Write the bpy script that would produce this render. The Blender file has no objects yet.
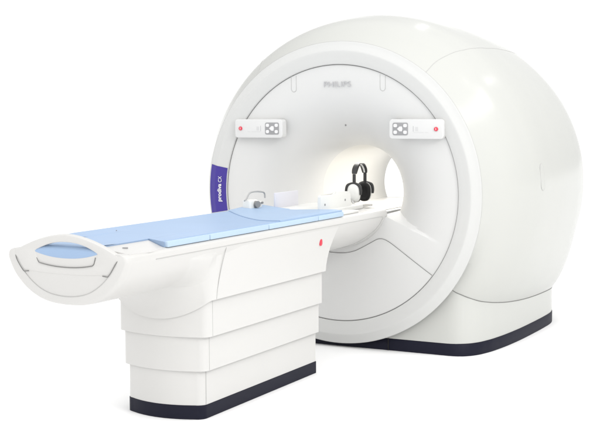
import bpy, bmesh, math
from mathutils import Vector, Matrix
PI = math.pi
sc = bpy.context.scene
C = sc.collection
HC = 1.05                    # height of the bore axis

# ------------------------------------------------------------------ materials
def mat(name, col, rough=.35, coat=0., metal=0., bump=0., bscale=300., var=0., spec=.4, trans=0., alpha=1., emit=0., sss=0.):
    m = bpy.data.materials.new(name); m.use_nodes = True
    nt = m.node_tree; b = nt.nodes['Principled BSDF']
    b.inputs['Base Color'].default_value = (*col, 1)
    b.inputs['Roughness'].default_value = rough
    b.inputs['Metallic'].default_value = metal
    b.inputs['Coat Weight'].default_value = coat
    b.inputs['Coat Roughness'].default_value = .06
    b.inputs['Specular IOR Level'].default_value = spec
    b.inputs['Transmission Weight'].default_value = trans
    b.inputs['Alpha'].default_value = alpha
    if emit:
        b.inputs['Emission Color'].default_value = (*col, 1); b.inputs['Emission Strength'].default_value = emit
    tc = nt.nodes.new('ShaderNodeTexCoord')
    if var:
        n = nt.nodes.new('ShaderNodeTexNoise'); n.inputs['Scale'].default_value = 3.
        n.inputs['Detail'].default_value = 3
        nt.links.new(tc.outputs['Object'], n.inputs['Vector'])
        mr = nt.nodes.new('ShaderNodeMapRange')
        mr.inputs['To Min'].default_value = 1 - var; mr.inputs['To Max'].default_value = 1 + var
        nt.links.new(n.outputs['Fac'], mr.inputs['Value'])
        mx = nt.nodes.new('ShaderNodeVectorMath'); mx.operation = 'SCALE'
        mx.inputs[0].default_value = col
        nt.links.new(mr.outputs['Result'], mx.inputs['Scale'])
        nt.links.new(mx.outputs['Vector'], b.inputs['Base Color'])
    if bump:
        n = nt.nodes.new('ShaderNodeTexNoise'); n.inputs['Scale'].default_value = bscale
        n.inputs['Detail'].default_value = 4
        nt.links.new(tc.outputs['Object'], n.inputs['Vector'])
        bp = nt.nodes.new('ShaderNodeBump'); bp.inputs['Strength'].default_value = bump
        bp.inputs['Distance'].default_value = .002
        nt.links.new(n.outputs['Fac'], bp.inputs['Height'])
        nt.links.new(bp.outputs['Normal'], b.inputs['Normal'])
    return m

M = dict(
    shell=mat('glossy_white_shell', (.482, .486, .463), .21, 0, spec=.24, var=.006, bump=.01, bscale=25),
    face=mat('satin_white_face', (.585, .585, .577), .42, .1, var=.006),
    ring=mat('satin_white_ring', (.535, .537, .527), .36, .05, var=.006),
    bore=mat('warm_white_bore', (.62, .612, .585), .42, .1),
    table=mat('table_white_plastic', (.555, .548, .533), .40, .1, var=.006),
    tcover=mat('pedestal_white_plastic', (.572, .566, .551), .41, .08, var=.008),
    navy=mat('navy_black_plinth', (.009, .0095, .020), .5, 0, spec=.15, bump=.05, bscale=200, var=.1),
    seamp=mat('faint_seam_gap', (.40, .40, .39), .7),
    seam=mat('grey_seam_gap', (.16, .16, .155), .7),
    seaml=mat('pale_seam_gap', (.42, .42, .41), .7),
    dseam=mat('dark_seam_gap', (.05, .05, .05), .7),
    purple=mat('violet_plate', (.055, .038, .25), .45, 0, spec=.2, var=.05),
    white=mat('white_print', (.68, .68, .68), .5),
    key=mat('grey_keypad', (.28, .28, .285), .5),
    btn=mat('white_button', (.68, .68, .68), .4),
    panel=mat('panel_white', (.60, .60, .595), .35, .2),
    brand=mat('silver_lettering', (.40, .40, .41), .4),
    brand2=mat('faint_print', (.53, .53, .53), .5),
    red=mat('red_button', (.62, .03, .06), .35, .3),
    mat=mat('blue_mattress_vinyl', (.285, .395, .565), .48, 0, bump=.5, bscale=7, var=.05),
    matl=mat('blue_cushion_vinyl', (.32, .43, .585), .48, 0, bump=.5, bscale=9, var=.05),
    strip=mat('blue_strip_lit', (.40, .515, .64), .45, 0, bump=.3, bscale=12, var=.04),
    lav=mat('pale_lavender_plastic', (.62, .615, .66), .4, .1),
    coil=mat('coil_white', (.70, .70, .675), .4, .1),
    rubber=mat('dark_rubber', (.035, .035, .035), .5, bump=.2, bscale=150, var=.15),
    foam=mat('black_foam', (.012, .012, .012), .85, bump=.4, bscale=220),
    grey=mat('mid_grey_plastic', (.22, .22, .22), .45),
    cable=mat('pale_grey_cable', (.36, .36, .35), .5),
    clear=mat('frosted_clear_plastic', (.66, .66, .65), .25, .2, trans=.35),
    floor=mat('white_studio_sweep', (.96, .96, .96), .9, spec=.1, bump=.02, bscale=50),
)

# ------------------------------------------------------------------ helpers
def new(): return bmesh.new()
def _obj(name, bm, m, parent=None, smooth=True, ang=35, loc=None, fix=True, world=False):
    me = bpy.data.meshes.new(name)
    if fix: bmesh.ops.recalc_face_normals(bm, faces=bm.faces[:])
    bm.to_mesh(me); bm.free(); me.materials.append(m)
    if smooth:
        for p in me.polygons: p.use_smooth = True
        me.set_sharp_from_angle(angle=math.radians(ang))
    o = bpy.data.objects.new(name, me); C.objects.link(o)
    if parent:
        o.parent = parent
        w = Vector((0, 0, 0)); q = parent
        while q: w += q.location; q = q.parent
        o.location = -w                      # meshes are written in world coordinates
    if loc: o.location = loc
    return o
obj = _obj
def thing(name, label, cat, loc=(0, 0, 0), group=None):
    o = bpy.data.objects.new(name, None); C.objects.link(o); o.location = loc
    o.empty_display_size = .1
    o['label'] = label; o['category'] = cat
    if group: o['group'] = group
    return o
def grid(bm, rows, close_u=False, close_v=False):
    """rows: list of lists of points"""
    V = [[bm.verts.new(p) for p in r] for r in rows]
    n = len(V); k = len(V[0])
    for i in range(n if close_v else n - 1):
        for j in range(k if close_u else k - 1):
            a, b, c, d = V[i][j], V[i][(j + 1) % k], V[(i + 1) % n][(j + 1) % k], V[(i + 1) % n][j]
            try: bm.faces.new((a, b, c, d))
            except ValueError: pass
    return V
def tube(bm, pts, r, n=8, closed=False):
    pts = [Vector(p) for p in pts]; N = len(pts); rows = []
    prev = None
    for i, p in enumerate(pts):
        a = pts[(i - 1) % N] if (closed or i > 0) else p
        b = pts[(i + 1) % N] if (closed or i < N - 1) else p
        t = (b - a).normalized()
        if prev is None:
            u = t.orthogonal().normalized()
        else:
            u = (prev - t * prev.dot(t)).normalized()
        prev = u; v = t.cross(u)
        rr = r(i / (N - 1)) if callable(r) else r
        rows.append([p + (u * math.cos(2 * PI * k / n) + v * math.sin(2 * PI * k / n)) * rr for k in range(n)])
    V = grid(bm, rows, close_u=True, close_v=closed)
    if not closed:
        bm.faces.new(V[0][::-1]); bm.faces.new(V[-1])
def box(bm, x0, x1, y0, y1, z0, z1, bev=0., seg=3):
    t = bmesh.new()
    bmesh.ops.create_cube(t, size=1)
    for v in t.verts:
        v.co = Vector(((x0 + x1) / 2 + v.co.x * (x1 - x0), (y0 + y1) / 2 + v.co.y * (y1 - y0), (z0 + z1) / 2 + v.co.z * (z1 - z0)))
    if bev: bmesh.ops.bevel(t, geom=t.edges[:], offset=bev, segments=seg, affect='EDGES', profile=.5)
    me = bpy.data.meshes.new('tmp'); t.to_mesh(me); t.free(); bm.from_mesh(me); bpy.data.meshes.remove(me)
def rrect(cx, cz, w, h, r, n=6):
    P = []
    for (sx, sz, a0) in ((1, 1, 0), (-1, 1, 90), (-1, -1, 180), (1, -1, 270)):
        for k in range(n + 1):
            a = math.radians(a0 + 90 * k / n)
            P.append((cx + sx * (w / 2 - r) + r * math.cos(a), cz + sz * (h / 2 - r) + r * math.sin(a)))
    return P
def prism_xz(bm, P, yf, yb, bev=0.):
    """polygon in xz, front at yf (towards the viewer, smaller y), back at yb, optional soft front edge"""
    cx = sum(p[0] for p in P) / len(P); cz = sum(p[1] for p in P) / len(P)
    def ins(p, d):
        v = Vector((p[0] - cx, p[1] - cz)); L = v.length
        return (cx + v.x * (L - d) / L, cz + v.y * (L - d) / L)
    rows = [[(x, yb, z) for x, z in P]]
    if bev:
        for k in range(4):
            a = k / 3 * PI / 2
            rows.append([(q[0], yf + bev * (1 - math.sin(a)), q[1]) for q in (ins(p, bev * (1 - math.cos(a))) for p in P)])
    else: rows.append([(x, yf, z) for x, z in P])
    V = grid(bm, rows, close_u=True)
    bm.faces.new(V[0]); bm.faces.new(V[-1][::-1])
def disc_y(bm, cx, cz, r, yf, yb, n=24, bev=.002):
    prism_xz(bm, [(cx + r * math.cos(2 * PI * k / n), cz + r * math.sin(2 * PI * k / n)) for k in range(n)], yf, yb, bev)
def catmull(P, n=8, closed=False):
    P = [Vector(p) for p in P]; out = []; N = len(P)
    rng = range(N) if closed else range(N - 1)
    for i in rng:
        p0 = P[(i - 1) % N] if (closed or i > 0) else P[i] * 2 - P[i + 1]
        p1 = P[i]; p2 = P[(i + 1) % N]
        p3 = P[(i + 2) % N] if (closed or i + 2 < N) else P[i + 1] * 2 - P[i]
        for k in range(n):
            t = k / n
            out.append(.5 * ((2 * p1) + (p2 - p0) * t + (2 * p0 - 5 * p1 + 4 * p2 - p3) * t * t + (3 * p1 - p0 - 3 * p2 + p3) * t ** 3))
    if not closed: out.append(P[-1])
    return out
def hermite(xs, ys, x):
    n = len(xs)
    d = []
    for i in range(n):
        if i == 0: d.append((ys[1] - ys[0]) / (xs[1] - xs[0]))
        elif i == n - 1: d.append((ys[-1] - ys[-2]) / (xs[-1] - xs[-2]))
        else:
            h0 = xs[i] - xs[i - 1]; h1 = xs[i + 1] - xs[i]
            d.append((h0 * (ys[i + 1] - ys[i]) / h1 + h1 * (ys[i] - ys[i - 1]) / h0) / (h0 + h1))
    i = 0
    while i < n - 2 and x > xs[i + 1]: i += 1
    h = xs[i + 1] - xs[i]; t = (x - xs[i]) / h
    return (2 * t**3 - 3 * t**2 + 1) * ys[i] + (t**3 - 2 * t**2 + t) * h * d[i] + (-2 * t**3 + 3 * t**2) * ys[i + 1] + (t**3 - t**2) * h * d[i + 1]
def sstep(a, b, x):
    t = min(1, max(0, (x - a) / (b - a))); return t * t * (3 - 2 * t)
def text(name, s, size, matrix, m, parent, depth=.001, width=None, bold=0.):
    cu = bpy.data.curves.new(name + '_curve', 'FONT'); cu.body = s; cu.size = size
    cu.align_x = 'CENTER'; cu.align_y = 'CENTER'; cu.extrude = depth; cu.offset = bold
    to = bpy.data.objects.new('tmp_text', cu); C.objects.link(to)
    dg = bpy.context.evaluated_depsgraph_get(); dg.update()
    me = bpy.data.meshes.new_from_object(to.evaluated_get(dg))
    bpy.data.objects.remove(to)
    xs = [v.co.x for v in me.vertices]; ys = [v.co.y for v in me.vertices]
    cx = (min(xs) + max(xs)) / 2; cy = (min(ys) + max(ys)) / 2
    k = width / (max(xs) - min(xs)) if width else 1
    for v in me.vertices: v.co = matrix @ Vector(((v.co.x - cx) * k, (v.co.y - cy), v.co.z))
    me.materials.clear(); me.materials.append(m)
    o = bpy.data.objects.new(name, me); C.objects.link(o); o.parent = parent
    w = Vector((0, 0, 0)); q = parent
    while q: w += q.location; q = q.parent
    o.location = -w
    return o

# ------------------------------------------------------------------ setting
bm = new(); s = 150
bm.faces.new([bm.verts.new(p) for p in ((-s, -s, 0), (s, -s, 0), (s, s, 0), (-s, s, 0))])
fl = obj('floor', bm, M['floor'], smooth=False); fl['kind'] = 'structure'

# ------------------------------------------------------------------ the scanner
mri = thing('mri_scanner', 'large round white MRI scanner with open bore, purple plate and dark navy plinth', 'MRI scanner', (0, 1.0, 0))

YE = 2.2539
FR = [0, .08, .2, .4, .6, .75, .88, 1.]
RR = [1.0165, 1.1368, 1.2155, 1.2435, 1.2321, 1.205, 1.1487, 1.05]
def Rb(y):
    return hermite(FR, RR, min(1, max(0, (y - .006) / YE)))
XBY = [.058, .0595, .064, .074, .092, .12, .16, .28, .45, .73, 1.1, 1.4, 1.5, 1.6, 1.7, 1.8, 1.9, 2.4]
XBV = [.775, .795, .822, .850, .878, .906, .931, .971, .999, 1.022, 1.031, 1.030, 1.027, 1.018, .994, .945, .87, .75]
ZBV = [.446, .440, .425, .412, .397, .382, .366, .339, .315, .290, .272, .267, .266, .266, .266, .267, .268, .27]
def meet(y):                 # where the side cover meets the base: half width, height
    y = min(2.39, max(.05801, y)); return hermite(XBY, XBV, y), hermite(XBY, ZBV, y)
def body_pt(y, th):
    x, z = meet(y); ths = math.atan2(z - HC, x); ks = math.hypot(x, z - HC) / Rb(y)
    a = math.asin(max(-1, min(1, math.sin(th)))); k = 1 + (ks - 1) * sstep(-.15, ths, a)
    r = Rb(y) * k
    return Vector((r * math.cos(th), y, HC + r * math.sin(th)))
SY = [0, .023, .096, .204, .375, .577, .7565, .982, 1.25, 1.485, 1.8, 2.3]
SV = [.627, .633, .652, .693, .727, .7515, .7537, .7467, .734, .718, .70, .67]
def seam_x(y): return hermite(SY, SV, min(2.299, max(.0001, y)))
ys = [.006 + YE * (i / 70) ** 1.25 for i in range(71)]
CAP = ((1.03, 2.285), (.99, 2.31), (.94, 2.325), (.90, 2.30), (.74, 2.0), (.55, 1.76), (.42, 1.61), (.335, 1.53))
def piece(name, f0_, f1_, n):
    bm = new(); rows = []
    for y in ys:
        ts = math.acos(seam_x(y) / Rb(y)); a = f0_(ts) if f0_ else BOT(y); b_ = f1_(ts) if f1_ else PI - BOT(y)
        rows.append([body_pt(y, a + (b_ - a) * j / n) for j in range(n + 1)])
    for r, y in CAP:
        a = f0_(ts) if f0_ else BOT(y); b_ = f1_(ts) if f1_ else PI - BOT(y)
        rows.append([Vector((r * math.cos(a + (b_ - a) * j / n), y, HC + r * math.sin(a + (b_ - a) * j / n))) for j in range(n + 1)])
    for r in rows:
        for p in r: p.z = max(p.z, .06)
    grid(bm, rows)
    bmesh.ops.remove_doubles(bm, verts=bm.verts[:], dist=1e-6)
    return obj(name, bm, M['shell'], mri, ang=50)
top = piece('top_cover', lambda t: t, lambda t: PI - t, 90)
BOT = lambda y: math.atan2(meet(y)[1] - HC, meet(y)[0])
sr = piece('side_cover', None, lambda t: t, 150)
sl = piece('side_cover', lambda t: PI - t, None, 150)
for sgn in (1, -1):
    pts = []
    for i in range(90):
        y = .012 + (YE - .02) * i / 89
        R = Rb(y); x = seam_x(y); pts.append((sgn * x, y, HC + math.sqrt(R * R - x * x)))
    bm = new(); tube(bm, pts, .0018, 6); obj('cover_seam', bm, M['seaml'], mri)
# pull handle outline on the side covers
for sgn, par in ((1, sr), (-1, sl)):
    pts = []; yc, zc = .612, 1.158
    for (dy, dz) in rrect(0, 0, .062, .176, .0305, 8):
        y = yc + dy; z = zc + dz; R = Rb(y); pts.append((sgn * (math.sqrt(R * R - (z - HC) ** 2) + .0012), y, z))
    bm = new(); tube(bm, pts, .0019, 6, closed=True); obj('grip_outline', bm, M['seaml'], par)
    pts = [Vector(p) for p in pts]
    bm = new(); c = sum(pts, Vector()) / len(pts)
    V = [bm.verts.new(p + Vector((sgn * .0015, 0, 0))) for p in pts]; cv = bm.verts.new(c + Vector((sgn * .0035, 0, 0)))
    for i in range(len(V)): bm.faces.new((V[i], V[(i + 1) % len(V)], cv))
    obj('grip', bm, M['shell'], par)

# base under the body
cr = [Vector((x, .058, 0)) for x in (0, .2, .4, .6, .72)] + [Vector((meet(y)[0] + .004, y, 0)) for y in [.05802 + 1.842 * (i / 69) ** 2.2 for i in range(70)]] + [Vector(p) for p in ((.77, 1.965, 0), (.62, 2.01, 0), (.4, 2.04, 0), (.2, 2.05, 0), (0, 2.05, 0))]
foot = [Vector((p.x, p.y, 0)) for p in cr] + [Vector((-p.x, p.y, 0)) for p in cr[-2:0:-1]]
cen = Vector((0, 1.1, 0))
def off(p, d):
    v = p - cen; return p + v.normalized() * d
bm = new()
ZY = [0.05, .068, .088, .16, .28, .45, .73, 1.1, 1.4, 1.8, 2.4]
ZV = [.44, .421, .398, .366, .339, .315, .290, .272, .268, .268, .27]
def zseam(y): return hermite(ZY, ZV, min(2.39, max(.0501, y)))
def inn(p): return Vector((math.copysign(max(0, abs(p.x) - .004), p.x), p.y, 0))
def ztop(p): return meet(p.y)[1] + .001 if p.y > .05801 else .446
V = grid(bm, [[inn(p) + Vector((0, 0, .08)) for p in foot], [inn(p) + Vector((0, 0, .2)) for p in foot],
              [inn(p) + Vector((0, 0, ztop(p))) for p in foot]], close_u=True)
bm.faces.new(V[-1]); obj('base_cover', bm, M['shell'], mri, ang=50)
bm = new()
V = grid(bm, [[off(p, .0) + Vector((0, 0, .001)) for p in foot], [off(p, .0) + Vector((0, 0, .082)) for p in foot],
              [off(p, -.002) + Vector((0, 0, .0845)) for p in foot], [off(p, -.02) + Vector((0, 0, .0845)) for p in foot]], close_u=True)
bm.faces.new(V[0][::-1]); bm.faces.new(V[-1]); pl = obj('plinth', bm, M['navy'], mri, ang=50)
bm = new(); box(bm, .351, .355, .048, .062, .002, .083); obj('plinth_joint', bm, M['foam'], pl)
# seam where the side cover meets the base
for sgn in (1, -1):
    pts = []
    for i in range(60):
        y = .05802 + 1.842 * (i / 59) ** 2.2; x, z = meet(y); pts.append((sgn * (x + .0015), y - (.0015 if y < .12 else 0), z))
    bm = new(); tube(bm, pts, .0021, 6); obj('base_seam', bm, M['seam'], mri)

# front ring
prof = [(.864, .04), (.8665, -.008), (.869, -.012), (.873, -.0135), (.90, -.0165), (.93, -.0195), (.950, -.0215), (.956, -.0212), (.962, -.0188), (.985, -.0060), (1.004, .0020), (1.012, .0045), (1.0170, .0062), (1.0195, .0085), (1.0205, .013)]
bm = new(); rows = []
for r, y in prof: rows.append([(r * math.cos(2 * PI * j / 256), y, HC + r * math.sin(2 * PI * j / 256)) for j in range(256)])
grid(bm, rows, close_u=True); ring = obj('front_ring', bm, M['ring'], mri, ang=60)
bm = new(); tube(bm, [(1.0200 * math.cos(2 * PI * j / 200), .0092, HC + 1.0200 * math.sin(2 * PI * j / 200)) for j in range(200)], .0012, 6, closed=True)
obj('ring_seam', bm, M['seamp'], ring)

# front panel: shallow funnel into the bore, with a flush plate below
RI, RO, DF = .318, .862, .418
def f0(r):
    t = max(0, RO - r) / (RO - RI)
    return .325 * t ** 2.8 + .075 * math.exp(-(r - RI) / .045) * sstep(0, .2, t) + .018 * math.exp(-(r - RI) / .006)
def zfold(x):
    x = abs(x)
    return .914 if x < .36 else .914 - (x - .36) * .40 - .15 * (x - .36) ** 2
def face_y(x, z):
    r = math.hypot(x, z - HC); f = f0(r)
    k = sstep(-.007, .005, z - zfold(x))
    return f * k
bm = new(); rows = []
NR, NA = 120, 540
for i in range(NR + 1):
    r = RO - (RO - RI) * i / NR
    row = []
    for j in range(NA):
        a = 2 * PI * j / NA; x = r * math.cos(a); z = HC + r * math.sin(a)
        row.append((x, face_y(x, z), z))
    rows.append(row)
grid(bm, rows, close_u=True); fp = obj('front_panel', bm, M['face'], mri, ang=40)
bm = new(); tube(bm, [(.8635 * math.cos(2 * PI * j / 200), .0005, HC + .8635 * math.sin(2 * PI * j / 200)) for j in range(200)], .0023, 6, closed=True)
obj('panel_seam', bm, M['seam'], fp)
# bore tube
bm = new(); rows = []
for (r, y) in ((RI, DF), (.3165, DF + .02), (.3155, DF + .06), (.3150, DF + .2), (.315, 1.0), (.315, 1.49), (.319, 1.505), (.335, 1.53)):
    rows.append([(r * math.cos(2 * PI * j / 160), y, HC + r * math.sin(2 * PI * j / 160)) for j in range(160)])
grid(bm, rows, close_u=True); bore = obj('bore_tube', bm, M['bore'], mri, ang=60, fix=False)
# bridge at the bottom of the bore
bm = new(); zb = .927; a0 = math.asin((HC - zb) / .3145)
P = [(.3145 * math.cos(-a0 - (PI - 2 * a0) * k / 30), HC + .3145 * math.sin(-a0 - (PI - 2 * a0) * k / 30)) for k in range(31)]
prism_xz(bm, P, .0, 1.49); obj('table_bridge', bm, M['face'], mri, ang=30)
# lower service panel, seam line on the flush plate
half = [(.686, .535), (.60, .592), (.50, .660), (.42, .715), (.37, .745), (.335, .757), (.300, .755), (.265, .738), (.20, .702), (.13, .668), (.06, .651), (0, .648)]
cc = catmull([(x, 0, z) for x, z in half], 6)
line = cc + [Vector((-p.x, 0, p.z)) for p in cc[-2::-1]]
bm = new()
P = [(p.x, p.z) for p in line]
aa = math.atan2(.535 - HC, .686)
arc = [(.860 * math.cos(-PI - aa + (PI + 2 * aa) * k / 60), HC + .860 * math.sin(-PI - aa + (PI + 2 * aa) * k / 60)) for k in range(1, 60)]
P2 = P + arc
vs = [bm.verts.new((x, -.0025, z)) for x, z in P2]; vb = [bm.verts.new((x, .004, z)) for x, z in P2]
n = len(vs)
for i in range(n): bm.faces.new((vs[i], vs[(i + 1) % n], vb[(i + 1) % n], vb[i]))
# fill the front as vertical strips between seam line and arc
bm.faces.new(vs)
lp = obj('lower_panel', bm, M['face'], mri, smooth=False)
bm = new(); tube(bm, [(p.x, -.0028, p.z) for p in line], .0018, 6); obj('lower_panel_seam', bm, M['seam'], lp)

# two upright slots at the top of the face
for sgn in (-1, 1):
    x0 = sgn * .331
    P = [(x0 - .019, 1.845)] + [(x0 - .019 * math.cos(a), 1.755 - .019 * math.sin(a)) for a in [PI * k / 12 for k in range(13)]] + [(x0 + .019, 1.845)]
    bm = new(); tube(bm, [(x, face_y(x, z) - .0005, z) for x, z in P], .0018, 6)
    slot = obj('slot', bm, M['seaml'], fp)
# small laser window
bm = new()
prism_xz(bm, [(-.006 + .004 * math.cos(a) + .002 * math.sin(a), 1.512 + .010 * math.sin(a)) for a in [2 * PI * k / 16 for k in range(16)]], f0(.462) - .004, f0(.462) + .02)
obj('laser_window', bm, M['grey'], fp)
# maker's lettering
mt = Matrix.Translation((0, -.0025, 1.783)) @ Matrix.Rotation(PI / 2, 4, 'X')
text('lettering', 'PHILIPS', .053, mt, M['brand'], fp, .0004, width=.200, bold=.0)

# purple plate on the ring with its lettering
bm = new(); rows = []
for r, y in prof[2:12]:
    rows.append([(r * math.cos(a), y - .0022, HC + r * math.sin(a)) for a in [math.radians(180 - 10.4 + 19.8 * k / 24) for k in range(25)]])
V = grid(bm, rows); pp = obj('name_plate', bm, M['purple'], mri, ang=60)
def up(r, z):   # text reads upwards: local x -> +z, local y -> -x
    yy = -.0170 - .0022 - .0015 - (r - .90) * .1
    return Matrix(((0, -1, 0, -r), (0, 0, -1, yy), (1, 0, 0, z), (0, 0, 0, 1)))
text('lettering', 'prodiva', .044, up(.916, 1.0325), M['white'], pp, .0006, width=.125, bold=.0011)
text('lettering', 'CX', .040, up(.916, 1.1275), M['white'], pp, .0006, width=.042)

# operator panels
for sgn in (-1, 1):
    cx, cz, w, h = sgn * .5855, 1.4865, .377, .128
    bm = new(); prism_xz(bm, rrect(cx, cz, w, h, .022, 8), -.046, .012, .006)
    cp = obj('control_panel', bm, M['panel'], mri, ang=50)
    kx = sgn * .477
    bm = new(); prism_xz(bm, rrect(kx, 1.487, .108, .082, .012, 6), -.0485, -.044, .001)
    kp = obj('keypad', bm, M['key'], cp)
    for ax in (-1, 1):
        for az in (-1, 1):
            bm = new(); prism_xz(bm, rrect(kx + ax * .0345, 1.487 + az * .0215, .025, .022, .008, 4), -.0515, -.048, .001)
            obj('button', bm, M['btn'], kp) if False else None
            o = obj('button', bm, M['btn'], cp)
    bm = new()
    P = [(kx - .022, 1.487), (kx - .004, 1.503), (kx + .012, 1.503), (kx + .016, 1.487), (kx + .012, 1.471), (kx - .004, 1.471)]
    prism_xz(bm, P, -.0512, -.048, .001); obj('arrow_button', bm, M['btn'], cp)
    # display window: faint frame, two strokes
    for (x0, x1, z0, z1) in ((.566, .569, 1.470, 1.506), (.582, .6, 1.474, 1.500), (.569, .640, 1.4635, 1.4655), (.65, .672, 1.4635, 1.4655)):
        a, b_ = sorted((sgn * x0, sgn * x1))
        bm = new(); box(bm, a, b_, -.0468, -.0455, z0, z1); obj('display_mark', bm, M['brand2'] if x1 - x0 > .01 else M['brand'], cp, smooth=False)
    bm = new(); disc_y(bm, sgn * .7265, 1.487, .0175, -.0475, -.044); col = obj('button_collar', bm, M['brand2'], cp)
    bm = new(); disc_y(bm, sgn * .7265, 1.487, .0135, -.054, -.047); sb = obj('stop_button', bm, M['red'], cp)
    bm = new(); box(bm, sgn * .7265 - .0015, sgn * .7265 + .0015, -.0548, -.0535, 1.480, 1.494); 
    o = obj('display_mark', bm, M['white'], cp, smooth=False)

# ------------------------------------------------------------------ patient table
tab = thing('patient_table', 'long white patient table on a stepped telescopic pedestal, docked to the round scanner', 'patient table', (0, -1.45, 0))
ZT = .953
# cross-section of the cradle (half): from top edge down round the bottom
hs = [(.318, .9535), (.335, .951), (.347, .943), (.3525, .930), (.3535, .9125), (.338, .875), (.315, .835), (.285, .80), (.245, .765), (.20, .737), (.15, .716), (.10, .704), (.05, .698), (0, .696)]
def section(k=1., kz=1.):
    c = catmull([(x, 0, z) for x, z in hs], 4)
    h = [(p.x * k, ZT + (p.z - ZT) * kz) for p in c]
    return h + [(-x, z) for x, z in h[-2::-1]]
bm = new(); rows = []
for y, k, kz in ((-2.888, .945, .93), (-2.885, .965, .955), (-2.876, .985, .98), (-2.855, .997, .995), (-2.82, 1, 1), (-2.4, 1, 1), (-2., 1, 1), (-1.4, 1, 1), (-.7, 1, 1), (-.2, 1.0, 1.0), (.02, 1.0, 1.0), (.035, .99, .99), (.042, .97, .98)):
    rows.append([(x, y, z) for x, z in section(k, kz)])
V = grid(bm, rows)
bm.faces.new(V[0]); bm.faces.new(V[-1][::-1])
# close the top
for i in range(len(V) - 1): bm.faces.new((V[i][0], V[i + 1][0], V[i + 1][-1], V[i][-1]))
cradle = obj('cradle', bm, M['table'], tab, ang=40)
bm = new(); box(bm, -.322, .322, -2.875, .02, .948, .9545, .002, 2); rail = obj('table_top', bm, M['table'], tab, ang=40)
bm = new(); box(bm, -.235, .235, .03, 1.45, .920, .932, .003, 2); obj('carriage', bm, M['table'], tab, ang=40)
# grooves along both sides, turning down near the gantry
for sgn in (-1, 1):
    base = [(.3537, -2.66, .9125), (.3537, -2.2, .9125), (.3537, -1.4, .9125), (.3537, -.6, .9125), (.3537, -.10, .9125), (.3535, -.05, .909)]
    bm = new(); tube(bm, [(sgn * x, y, z) for x, y, z in base], .0022, 6)
    obj('groove', bm, M['seaml'], rail)
    sec = [p for p in catmull([(x, 0, z) for x, z in hs], 4) if p.x > .02 and p.z < .908]
    P = []
    for i, p in enumerate(sec):
        t = i / len(sec)
        P.append((sgn * (p.x + .001), -.035 - .35 * t ** 1.8, p.z - .001))
    bm = new(); tube(bm, P, .0014, 6)
    obj('edge_seam', bm, M['seaml'], cradle)
# end frame with the hand grip opening
def arch(x, pk=1.035, lo=.944, w=.307): 
    t = abs(x) / w
    return lo + (pk - lo) * (1 - t ** 1.75)
outer = [(x, arch(x)) for x in [-.307 + .614 * k / 36 for k in range(37)]]
outer += [(.285, .905), (.262, .872), (.243, .851), (.215, .853)]
low = [(.215 - .43 * k / 16, .853 - .010 * (1 - ((k / 8) - 1) ** 2) + .012 * 0) for k in range(1, 16)]
outer += low + [(-.215, .853), (-.243, .851), (-.262, .872), (-.285, .905)]
hole = []
for k in range(21):
    x = -.178 + .366 * k / 20; hole.append((x, .952 + .046 * (1 - abs((x - .005) / .183) ** 2.2)))
for k in range(21):
    x = .163 - .318 * k / 20; hole.append((x, .898 - .016 * (1 - abs((x - .004) / .159) ** 2.2)))
def ring_prism(bm, outer, hole, yf, yb, bev=.008):
    # resample both loops to the same count by angle round the hole centre
    c = Vector((0, .935))
    def samp(L, n=144):
        out = []; N = len(L)
        for k in range(n):
            a = PI - 2 * PI * k / n; d = Vector((math.cos(a), math.sin(a) )); best = None
            for i in range(N):
                p = Vector(L[i]) - c; q = Vector(L[(i + 1) % N]) - c; e = q - p
                den = d.x * e.y - d.y * e.x
                if abs(den) < 1e-12: continue
                t = (p.x * e.y - p.y * e.x) / den; s_ = (p.x * d.y - p.y * d.x) / den
                if t > 0 and -1e-6 <= s_ <= 1 + 1e-6 and (best is None or t > best): best = t
            out.append(c + d * best)
        return out
    O = samp(outer); I = samp(hole); rows = []
    def ins(L, d):
        return [p + (c - p).normalized() * d for p in L]
    rows.append([(p.x, yb, p.y) for p in O])
    for k in range(4):
        a = k / 3 * PI / 2; rows.append([(p.x, yf + bev * (1 - math.sin(a)), p.y) for p in ins(O, bev * (1 - math.cos(a)))])
    for k in range(3):
        a = k / 2 * PI / 2; rows.append([(p.x, yf + .005 * (1 - math.cos(a)), p.y) for p in ins(I, -.005 * (1 - math.sin(a)))])
    rows.append([(p.x, yb, p.y) for p in I])
    grid(bm, rows, close_u=True, close_v=True)
bm = new(); ring_prism(bm, outer, hole, -2.8905, -2.862); ef = obj('end_frame', bm, M['table'], tab, ang=50)
# lip inside the opening and its dark gap
bm = new(); tube(bm, [(-.168, -2.8895, .918), (-.160, -2.8905, .903)] + [(x, -2.8915, .8965 - .016 * (1 - abs((x - .004) / .159) ** 2.2)) for x in [-.153 + .312 * k / 20 for k in range(21)]] + [(.168, -2.8905, .905), (.176, -2.8895, .935)], .0018, 6)
obj('opening_edge', bm, M['seam'], ef)
# seams on the end face
for sgn in (-1, 1):
    P = catmull([(.309, -2.880, .942), (.288, -2.892, .906), (.264, -2.892, .870), (.247, -2.892, .850)], 5)
    bm = new(); tube(bm, [(sgn * p.x, p.y, p.z) for p in P] + [(sgn * .236, -2.892, .8495), (sgn * .216, -2.892, .852)], .0019, 6); obj('frame_seam', bm, M['seam'], ef)
P = catmull([(.245, -2.8895, .846), (.20, -2.8895, .805), (.15, -2.8895, .773), (.10, -2.8895, .754), (.05, -2.8895, .745), (0, -2.8895, .742), (-.05, -2.8895, .745), (-.10, -2.8895, .754), (-.15, -2.8895, .773), (-.20, -2.8895, .805), (-.245, -2.8895, .846)], 5)
bm = new(); tube(bm, P, .0012, 6); obj('end_seam', bm, M['seaml'], cradle)
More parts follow.
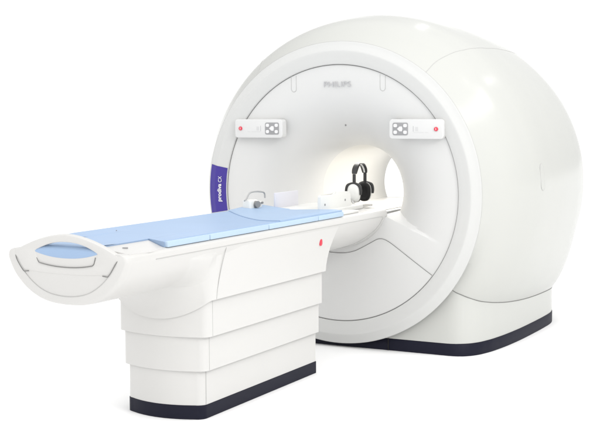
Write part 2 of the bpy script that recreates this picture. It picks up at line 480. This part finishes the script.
# the raised corner pads at the foot of the table top with a small socket
for sgn in (-1, 1):
    bm = new()
    P = [(.166, -2.845), (.335, -2.845), (.345, -2.70), (.338, -2.558), (.323, -2.545), (.166, -2.45)]
    zt = lambda x: ZT + .021 - .022 * sstep(.17, .345, x)
    if sgn < 0: P = [(x, y + (.045 if y > -2.6 and x > .3 else 0)) for x, y in P]
    V = grid(bm, [[(sgn * x, y, ZT - .006) for x, y in P], [(sgn * x, y, zt(x)) for x, y in P]], close_u=True)
    # gently sloping top made of strips
    e = bm.faces.new(V[1])
    bmesh.ops.triangulate(bm, faces=[e])
    cpad = obj('corner_plate', bm, M['table'], rail, ang=25)
for sgn in (-1, 1):
    bm = new(); t = [(sgn * (.232 + .013 * math.cos(a)), -2.735 + .014 * math.sin(a)) for a in [2 * PI * k / 20 for k in range(20)]]
    V = grid(bm, [[(x, y, ZT + .008) for x, y in t], [(x, y, ZT + .0165) for x, y in t]], close_u=True); bm.faces.new(V[-1]); bm.faces.new(V[0][::-1])
    obj('socket', bm, M['key'], rail)
# pedestal
def plan(w, yf, yr, bulge, rc=.055, n=8):
    """closed footprint, starts rear right, goes along the right side to the front cap, round to the left"""
    P = [(w, yr)] + [(w, yr + (yf - yr) * k / 6) for k in range(1, 6)]
    # corner right
    cx, cy = w - rc, yf
    for k in range(n + 1):
        a = -PI / 2 * k / n * .86
        P.append((cx + rc * math.cos(a), cy + rc * math.sin(a)))
    x1, y1 = P[-1]
    for k in range(1, 16):
        x = x1 - 2 * x1 * k / 16; P.append((x, y1 - bulge * (1 - (x / x1) ** 2)))
    L = [(-x, y) for x, y in P[:6 + n + 1]][::-1]
    return P + L
PX = [(.240, .072, .262), (.262, .256, .446), (.284, .438, .66)]
for i, (w, z0, z1) in enumerate(PX):
    P = plan(w, -2.045 - (w - .24) * .35, -.80, .047)
    P0 = plan(w - .004, -2.043 - (w - .24) * .35, -.802, .047)
    bm = new()
    V = grid(bm, [[(x, y, z0 + .004) for x, y in P0], [(x, y, z0) for x, y in P0], [(x, y, z0 + .001) for x, y in P], [(x, y, z0 + .03) for x, y in P], [(x, y, z1) for x, y in P]], close_u=True)
    bm.faces.new(V[-1]); pc = obj('pedestal_cover', bm, M['tcover'], tab, ang=40)
    for sgn in (-1, 1):
        bm = new(); tube(bm, [(sgn * (w + .0002), -2.055, z0 + .003), (sgn * (w + .0002), -2.055, min(z1, z0 + .19))], .0012, 6)
        obj('cover_seam', bm, M['seaml'], pc)
P = plan(.2425, -2.048, -.797, .047)
bm = new(); V = grid(bm, [[(x, y, .001) for x, y in P], [(x, y, .072) for x, y in P], [(x * .985, y + (.003 if y < -1.4 else -.003), .075) for x, y in P]], close_u=True)
bm.faces.new(V[0][::-1]); bm.faces.new(V[-1]); obj('plinth', bm, M['navy'], tab, ang=40)
# shroud flaring up into the cradle
rows = []; NZ = 26
base = plan(.3065, -2.06, -.79, .05, .06)
for i in range(NZ + 1):
    t = i / NZ; row = []
    for (x, y) in base:
        s_ = abs(x) / .3065
        cap = sstep(-2.02, -2.09, y) if False else (1 if y < -2.06 else 0)
        if y < -2.06: zb_ = .634 - .105 * (1 - min(1, s_) ** 2.2) * sstep(0, .06, -2.06 - y) 
        else: zb_ = .634
        z = zb_ + (.908 - zb_) * t
        fw = sstep(-1.9, -2.1, y); bw = sstep(-1.0, -.80, y)
        X = x * (1 + .145 * t ** 1.6 * (1 - .55 * fw * sstep(-2.0, -2.12, y)))
        Y = y - fw * (.40 * t ** 2.2 * (1 - min(1, s_) ** 2.6) + .10 * t ** 2) + bw * (.02 * t + .085 * t ** 2.2)
        row.append((X, Y, z))
    rows.append(row)
bm = new()
rows = [[(p[0] * .985, p[1] + (.004 if p[1] < -1.4 else -.004), p[2] + .001) for p in rows[0]]] + rows
grid(bm, rows, close_u=True); shr = obj('shroud', bm, M['tcover'], tab, ang=50)
# soft fillet where the shroud runs into the underside of the cradle
def level(z):
    P_ = []
    for (x, y) in base[:len(base) // 2 + 1]:
        s_ = abs(x) / .3065; fw = sstep(-1.9, -2.1, y)
        zq = .634 - .105 * (1 - min(1, s_) ** 2.2) * sstep(0, .06, -2.06 - y) if y < -2.06 else .634
        t = (z - zq) / (.908 - zq)
        P_.append((y - fw * (.40 * t ** 2.2 * (1 - min(1, s_) ** 2.6) + .10 * t ** 2), x * (1 + .145 * t ** 1.6 * (1 - .55 * fw * sstep(-2.0, -2.12, y)))))
    return P_
def w_shroud(P_, y):
    for (ya, xa), (yb_, xb_) in zip(P_, P_[1:]):
        if yb_ <= y <= ya: return xa + (xb_ - xa) * (ya - y) / max(1e-6, ya - yb_)
    return 0.
hcur = [(p.z, p.x) for p in catmull([(x, 0, z) for x, z in hs], 4)][::-1]
def w_hull(z):
    for (za, xa), (zb_, xb_) in zip(hcur, hcur[1:]):
        if za <= z <= zb_: return xa + (xb_ - xa) * (z - za) / max(1e-6, zb_ - za)
    return 0.
K = .10
for sgn in (-1, 1):
    frows = []
    for i in range(46):
        z = .715 + (.906 - .715) * i / 45; L = level(z); zf = 1 - sstep(.865, .900, z); wh = w_hull(z); r_ = []
        for j in range(91):
            y = -2.72 + .80 * j / 90; ws = w_shroud(L, y); h = max(0, K - abs(wh - ws)) / K * (1 - sstep(-2.17, -2.06, y)) * zf
            r_.append((sgn * (max(wh, ws) + h * h * K / 4 - .003 + .0035 * min(1, h * 5)), y, z))
        frows.append(r_)
    bm = new(); grid(bm, frows); obj('fairing', bm, M['tcover'], shr, ang=80)
for sgn in (-1, 1):
    pts = []
    for i in range(20):
        t = i / 19; y = -2.05; X = .3065 * (1 + .145 * t ** 1.6)
        pts.append((sgn * (X + .0003), y - .42 * t ** 3 * sstep(-1.9, -2.1, y) * .0 + .03 * t, .636 + (.905 - .636) * t))
    bm = new(); tube(bm, pts, .0016, 6); obj('cover_seam', bm, M['seaml'], shr)
# red release button on the pedestal side
for sgn in (1,):
    bm = new(); t = rrect(-.905, .822, .030, .042, .014, 6)
    X = .3065 * (1 + .145 * (.68) ** 1.6)
    V = grid(bm, [[(sgn * (X - .004), y, z) for y, z in t], [(sgn * (X + .004), y, z) for y, z in t], [(sgn * (X + .007), -.905 + (y + .905) * .7, .822 + (z - .822) * .7) for y, z in t]], close_u=True)
    bm.faces.new(V[-1]); obj('release_button', bm, M['red'], shr)

# ------------------------------------------------------------------ mattress
mt_ = thing('mattress', 'long thin pale blue vinyl mattress lying along the white patient table', 'mattress', (0, -1.7, ZT))
def slabgrid(bm, X, yfun, zfun, zlow, nv):
    rows = [[(x, *yz) for yz in [(lambda y: (y, zfun(x, y)))(yfun(x, j / nv)) for j in range(nv + 1)]] for x in X]
    V = grid(bm, rows); Vb = grid(bm, [[(p[0], p[1], zlow) for p in r] for r in rows])
    a, b_ = len(X) - 1, nv
    per = [(0, i) for i in range(b_ + 1)] + [(j, b_) for j in range(1, a + 1)] + [(a, i) for i in range(b_ - 1, -1, -1)] + [(j, 0) for j in range(a - 1, 0, -1)]
    for k in range(len(per)):
        p, q = per[k], per[(k + 1) % len(per)]
        bm.faces.new((V[p[0]][p[1]], V[q[0]][q[1]], Vb[q[0]][q[1]], Vb[p[0]][p[1]]))
def mattress():
    bm = new()
    X = [-.322, -.319, -.31, -.28, -.24, -.20, -.165] + [-.162, -.155, -.12, -.06, 0, .06, .12, .155, .162] + [.165, .20, .24, .28, .31, .319, .322]
    def yfun(x, v):
        if abs(x) <= .163: ys_ = -2.868
        elif x > 0: ys_ = -2.445 - (x - .163) * .60
        else: ys_ = -2.50 - (-x - .163) * .05
        ye_ = -.60 + (.322 - abs(x)); u = v ** 1.4 if v < .5 else v - (.5 - .5 ** 1.4) * (1 - v) / .5
        return ys_ + (ye_ - ys_) * v
    def zfun(x, y):
        e = .0035 if abs(x) > .3205 else 0
        return .979 + .008 * (abs(x) / .322) ** 2 * sstep(-2.6, -2.4, y) - e
    slabgrid(bm, X, yfun, zfun, ZT + .002, 40)
    return bm
pad = obj('pad', mattress(), M['mat'], mt_, ang=50)
# side edges of the mattress with joints, key light put into the lighter colour
for sgn in (-1, 1):
    yy = [-2.540 if sgn > 0 else -2.50, -2.155, -1.545, -.945, -.60]
    for a, b_ in zip(yy, yy[1:]):
        bm = new(); box(bm, min(sgn * .318, sgn * .338), max(sgn * .318, sgn * .338), a + .003, b_ - .003, ZT + .0017, .9835, .004, 3)
        obj('edge_strip', bm, M['strip'], mt_, ang=50)
bm = new(); X = [-.185 + .37 * k / 28 for k in range(29)]; rows = []
for x in X:
    zb_ = .948 - .026 * (1 - (abs(x) / .185) ** 2.2)
    arc_ = [(-2.8884, zb_), (-2.8892, zb_ + .012), (-2.8888, .955), (-2.884, .966), (-2.872, .9755), (-2.85, .9805), (-2.81, .9825), (-2.74, .9812), (-2.70, .9795), (-2.69, .960)]
    rows.append([(x * (.88 if y > -2.84 else 1), y, z) for y, z in arc_])
grid(bm, rows); obj('end_flap', bm, M['mat'], mt_, ang=70)
# little dark stud near the foot end
bm = new(); tube(bm, [(-.19, -2.23, .985), (-.19, -2.23, .989)], .003, 8); obj('stud', bm, M['grey'], mt_)

# head cushion: scooped pad on the mattress
hcu = thing('head_cushion', 'wider blue contoured head cushion on the scanner end of the mattress', 'cushion', (0, -.9, .985))
bm = new(); rows = []
NU, NV = 40, 28
def cush(u, v):
    # u across 0..1 (x), v along 0..1 (y)
    x = -.325 + .65 * u
    yf = -1.42 + .46 * (1 - u) ** 1.3 + .10 * abs(u - .75)        # foot edge sweeps back towards the far side
    yb = -.60 + .10 * (1 - u)
    y = yf + (yb - yf) * v
    e = min(u, 1 - u, v * 1.0, (1 - v)) 
    edge = sstep(0, .055, e)
    scoop = math.exp(-((x + .04) / .13) ** 2) * sstep(.25, .5, v)
    far = sstep(.5, .0, u)
    z = .9825 + .010 * (abs(x) / .322) ** 2 + edge * (.003 + .007 * sstep(0, .4, v) + .004 * far - .008 * scoop)
    return (x, y, z)
rows = [[cush(i / NU, j / NV) for i in range(NU + 1)] for j in range(NV + 1)]
V = grid(bm, rows)
low = [[(p[0], p[1], .9795) for p in r] for r in rows]
Vb = grid(bm, low)
per = [(0, i) for i in range(NU + 1)] + [(j, NU) for j in range(1, NV + 1)] + [(NV, i) for i in range(NU - 1, -1, -1)] + [(j, 0) for j in range(NV - 1, 0, -1)]
for k in range(len(per)):
    a = per[k]; b_ = per[(k + 1) % len(per)]
    bm.faces.new((V[a[0]][a[1]], V[b_[0]][b_[1]], Vb[b_[0]][b_[1]], Vb[a[0]][a[1]]))
obj('pad', bm, M['matl'], hcu, ang=50)

# ------------------------------------------------------------------ head coil cradle
hc = thing('head_coil_base', 'white open head coil cradle with two upright side walls behind the blue cushion', 'head coil', (0, -.38, ZT))
bm = new(); box(bm, -.19, .19, -.60, .0, ZT + .002, .985, .006, 3); obj('base', bm, M['coil'], hc, ang=40)
def wall(x0, x1, m, top, nm='side_wall'):
    bm = new()
    P = [(-.61, .985), (-.61, top - .008), (-.60, top), (-.41, top - .002), (-.385, top + .012), (-.20, top + .004), (-.18, top - .01), (-.16, .975), (-.55, .975)]
    V = grid(bm, [[(x0, y, z) for y, z in P], [(x1, y, z) for y, z in P]], close_u=True)
    bm.faces.new(V[0]); bm.faces.new(V[-1][::-1])
    bmesh.ops.bevel(bm, geom=[e for e in bm.edges], offset=.002, segments=2, affect='EDGES')
    return obj(nm, bm, m, hc, ang=40)
w1 = wall(.160, .182, M['coil'], 1.078); 
bm = new(); box(bm, -.182, -.168, -.560, -.245, .975, 1.083, .004, 2); w2 = obj('side_wall', bm, M['lav'], hc, ang=40); w2['label'] = 'pale lavender side wall on the far side'
for (y, z) in ((-.552, 1.018), (-.26, 1.030)):
    bm = new(); tube(bm, [(.180, y, z), (.1835, y, z)], .0075, 14); obj('bolt', bm, M['grey'], w1)
bm = new(); box(bm, .183, .30, -.62, -.30, ZT + .002, .972, .005, 2); obj('foot_plate', bm, M['coil'], hc, ang=40)

# ------------------------------------------------------------------ coil plug with cable
pg = thing('coil_connector', 'small white and grey plug with a bent grey cable beside the head cushion', 'connector', (-.24, -.72, ZT))
bm = new(); box(bm, -.275, -.215, -.80, -.70, ZT + .03, 1.052, .012, 3)
for v in bm.verts:
    v.co = Matrix.Rotation(math.radians(0), 3, 'X') @ v.co
obj('plug_body', bm, M['coil'], pg, ang=40)
bm = new(); tube(bm, [(-.218, -.735, 1.022), (-.190, -.745, 1.022)], .021, 20); obj('locking_knob', bm, M['grey'], pg, ang=40)
bm = new(); tube(bm, [(-.216, -.655, 1.026), (-.206, -.655, 1.026)], .007, 12); obj('pin', bm, M['grey'], pg)
bm = new(); box(bm, -.27, -.22, -.70, -.64, ZT + .03, 1.036, .006, 2); obj('plug_shoulder', bm, M['coil'], pg, ang=40)
bm = new(); tube(bm, catmull([(-.24, -.83, 1.048), (-.24, -.805, 1.058), (-.24, -.778, 1.084), (-.24, -.75, 1.096), (-.24, -.68, 1.098), (-.24, -.60, 1.090), (-.24, -.575, 1.078), (-.24, -.57, 1.05)], 6), .0052, 10)
obj('cable', bm, M['cable'], pg, ang=60)

# ------------------------------------------------------------------ headphones
hp = thing('headphones', 'dark grey headphones with white ear cups standing upright inside the bore', 'headphones', (.05, .24, ZT))
HX, HY, = .05, .245
bandz = 1.165
# headband (an arch in the y-z plane)
def bandpt(a, R=.088): return (HX, HY + R * math.sin(a), bandz + R * .92 * math.cos(a))
def strap(bm, a0, a1, w, t, R=.088, n=20):
    rows = []
    for k in range(n + 1):
        a = math.radians(a0 + (a1 - a0) * k / n)
        ww = w * (1 - .25 * abs(2 * k / n - 1) ** 3)
        rows.append([(HX + sx * ww / 2, HY + (R + dr * t) * math.sin(a), bandz + (R + dr * t) * .92 * math.cos(a)) for sx, dr in ((-1, -.3), (-.8, .5), (.8, .5), (1, -.3), (.8, -.5), (-.8, -.5))])
    V = grid(bm, rows, close_u=True); bm.faces.new(V[0]); bm.faces.new(V[-1][::-1])
bm = new(); strap(bm, -78, 78, .014, .004, .080); obj('inner_band', bm, M['coil'], hp, ang=50)
bm = new(); strap(bm, -82, -16, .046, .014); obj('band_pad', bm, M['rubber'], hp, ang=50)
bm = new(); strap(bm, 24, 82, .046, .014); obj('band_pad', bm, M['rubber'], hp, ang=50)
for sgn in (-1, 1):
    cy = HY + sgn * .088; zc = 1.045; out = sgn
    # stem
    bm = new(); box(bm, HX - .012, HX + .012, min(cy - .004, cy + .004), max(cy - .004, cy + .004), 1.085, 1.175, .003, 2); obj('stem', bm, M['rubber'], hp, ang=40)
    # yoke: fork over the cup
    P = catmull([(HX - .054, cy + out * .012, 1.035), (HX - .055, cy + out * .012, 1.065), (HX - .046, cy + out * .012, 1.095), (HX - .022, cy + out * .010, 1.107), (HX, cy + out * .008, 1.110), (HX + .022, cy + out * .010, 1.107), (HX + .046, cy + out * .012, 1.095), (HX + .055, cy + out * .012, 1.065), (HX + .054, cy + out * .012, 1.035)], 6)
    bm = new(); tube(bm, P, lambda t: .0105 - .003 * abs(2 * t - 1) ** 4, 10); obj('yoke', bm, M['rubber'], hp, ang=60)
    # cup shell (rounded ellipsoid) and foam
    def oval(k, rx=.047, rz=.066, n=36):
        return [(HX + rx * k * math.copysign(abs(math.cos(a)) ** .8, math.cos(a)), zc - .0 + rz * k * math.copysign(abs(math.sin(a)) ** .8, math.sin(a))) for a in [2 * PI * j / n for j in range(n)]]
    bm = new(); rows = []
    for k, d in ((1, -.002), (1.0, .008), (.97, .016), (.88, .024), (.7, .030), (.4, .033), (.05, .034)):
        rows.append([(x, cy + out * d, z) for x, z in oval(k)])
    V = grid(bm, rows, close_u=True); bm.faces.new(V[0]); bm.faces.new(V[-1][::-1]); cup = obj('ear_cup', bm, M['coil'], hp, ang=60)
    bm = new(); rows = []
    for k, d in ((.6, .002), (.95, .0), (.99, -.006), (.99, -.018), (.93, -.026), (.8, -.029), (.62, -.027), (.5, -.015)):
        rows.append([(x, cy + out * (d - .002), z) for x, z in oval(k)])
    V = grid(bm, rows, close_u=True); bm.faces.new(V[0]); bm.faces.new(V[-1][::-1]); obj('ear_cushion', bm, M['foam'], hp, ang=60)
bm = new(); tube(bm, [(HX - .022, HY - .088 - .030, 1.005), (HX - .022, HY - .088 - .046, 1.005)], .013, 18); obj('dial', bm, M['grey'], hp, ang=40)
bm = new(); tube(bm, catmull([(HX + .0, HY - .12, .992), (HX + .012, HY - .125, .978), (HX + .016, HY - .13, .962), (HX + .02, HY - .15, .951)], 5), .008, 10); obj('clip', bm, M['clear'], hp, ang=40)
bm = new(); box(bm, HX - .01, HX + .045, HY - .175, HY + .12, .9445, .958, .004, 2); obj('stand', bm, M['clear'], hp, ang=40)

# ------------------------------------------------------------------ light
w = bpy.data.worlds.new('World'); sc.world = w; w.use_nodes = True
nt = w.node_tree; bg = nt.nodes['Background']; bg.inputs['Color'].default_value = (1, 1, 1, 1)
# world strength shaped by direction, dimmed on both sides to shade the shell edges
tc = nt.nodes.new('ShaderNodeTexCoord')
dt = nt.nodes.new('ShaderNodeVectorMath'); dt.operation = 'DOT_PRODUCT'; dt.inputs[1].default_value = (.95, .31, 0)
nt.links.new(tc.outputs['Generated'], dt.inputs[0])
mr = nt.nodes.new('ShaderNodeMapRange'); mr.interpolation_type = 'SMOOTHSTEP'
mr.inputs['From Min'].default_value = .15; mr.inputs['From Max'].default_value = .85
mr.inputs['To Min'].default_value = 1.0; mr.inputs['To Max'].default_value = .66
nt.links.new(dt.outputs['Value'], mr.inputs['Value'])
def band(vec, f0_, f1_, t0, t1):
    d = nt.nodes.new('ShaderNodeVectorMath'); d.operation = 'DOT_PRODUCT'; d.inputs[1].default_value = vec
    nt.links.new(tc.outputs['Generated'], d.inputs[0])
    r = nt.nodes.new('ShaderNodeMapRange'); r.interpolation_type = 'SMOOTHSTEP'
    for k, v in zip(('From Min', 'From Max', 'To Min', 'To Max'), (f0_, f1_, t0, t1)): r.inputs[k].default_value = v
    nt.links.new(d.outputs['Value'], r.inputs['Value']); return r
back = band((0, 1, 0), -.15, .45, 1.46, .85)          # added falloff: brighter in front, dimmer behind to grey the silhouettes
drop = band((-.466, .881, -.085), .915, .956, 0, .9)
zenith = band((0, 0, 1), .35, .9, 0, .40)               # light from above, added so the floor stays white    # apart from the white backdrop behind the scanner
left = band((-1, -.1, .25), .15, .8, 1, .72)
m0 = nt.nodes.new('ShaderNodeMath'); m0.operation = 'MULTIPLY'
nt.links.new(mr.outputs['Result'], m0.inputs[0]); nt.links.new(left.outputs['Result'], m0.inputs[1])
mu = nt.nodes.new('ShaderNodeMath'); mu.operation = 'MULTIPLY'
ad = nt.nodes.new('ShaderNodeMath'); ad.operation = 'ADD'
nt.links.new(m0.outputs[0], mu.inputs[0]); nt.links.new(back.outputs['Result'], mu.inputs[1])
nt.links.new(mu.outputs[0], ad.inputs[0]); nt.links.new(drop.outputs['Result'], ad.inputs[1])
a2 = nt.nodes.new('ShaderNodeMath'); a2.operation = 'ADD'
nt.links.new(ad.outputs[0], a2.inputs[0]); nt.links.new(zenith.outputs['Result'], a2.inputs[1])
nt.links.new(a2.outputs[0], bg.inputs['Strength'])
def area(name, loc, target, sx, sy, power, col=(1, 1, 1)):
    l = bpy.data.lights.new(name, 'AREA'); l.shape = 'RECTANGLE'; l.size = sx; l.size_y = sy; l.energy = power; l.color = col
    o = bpy.data.objects.new(name, l); C.objects.link(o); o.location = loc
    o.rotation_euler = (Vector(target) - Vector(loc)).to_track_quat('-Z', 'Y').to_euler()
    return o
area('key_softbox', (6.0, -3.2, 4.2), (0, -.6, .7), 2.4, 1.8, 150, (1, .995, .98))
area('side_softbox', (3.75, 1.1, 4.2), (.97, .18, 1.64), 2.7, .75, 38)
area('ceiling_spot', (3.0, 1.26, 5.0), (.85, .17, 1.8), .10, .10, 1.3)
area('ceiling_spot', (2.3, 3.36, 4.05), (.93, .35, 1.8), .10, .10, 1.3)
area('ceiling_spot', (-.3, 3.65, 4.35), (.45, .38, 2.16), .12, .05, .7)
area('top_fill', (0, -1.5, 6.0), (0, -1.2, 0), 4, 4, 22)  # unseen fill from above, added to keep the floor white
area('left_fill', (-5.5, -4.5, 3.5), (-.5, -1.8, .3), 2.5, 2.5, 4)  # unseen weak fill, added to lift the floor shadow on this side
area('bore_lamp', (0, .80, 1.34), (0, .80, 0), 1.1, .12, 5.9, (1, .975, .93)).rotation_euler = (0, 0, PI / 2)

# ------------------------------------------------------------------ camera
cam = bpy.data.cameras.new('camera'); co = bpy.data.objects.new('camera', cam); C.objects.link(co); sc.camera = co
yaw, pit, rol, f = -.486, -.0854, -.0035, 1214.757
F = Vector((math.sin(yaw) * math.cos(pit), math.cos(yaw) * math.cos(pit), math.sin(pit)))
R = F.cross(Vector((0, 0, 1))).normalized(); U = R.cross(F)
R2 = R * math.cos(rol) + U * math.sin(rol); U2 = -R * math.sin(rol) + U * math.cos(rol)
m = Matrix((R2, U2, -F)).transposed().to_4x4(); m.translation = Vector((3.596, -7.3503, 1.5958))
co.matrix_world = m
cam.sensor_width = 36; cam.lens = f * 36 / 600; cam.clip_end = 500; cam.clip_start = .05
sc.render.engine = 'CYCLES'
sc.view_settings.view_transform = 'Standard'; sc.view_settings.look = 'None'
sc.view_settings.exposure = .07; sc.view_settings.gamma = 1
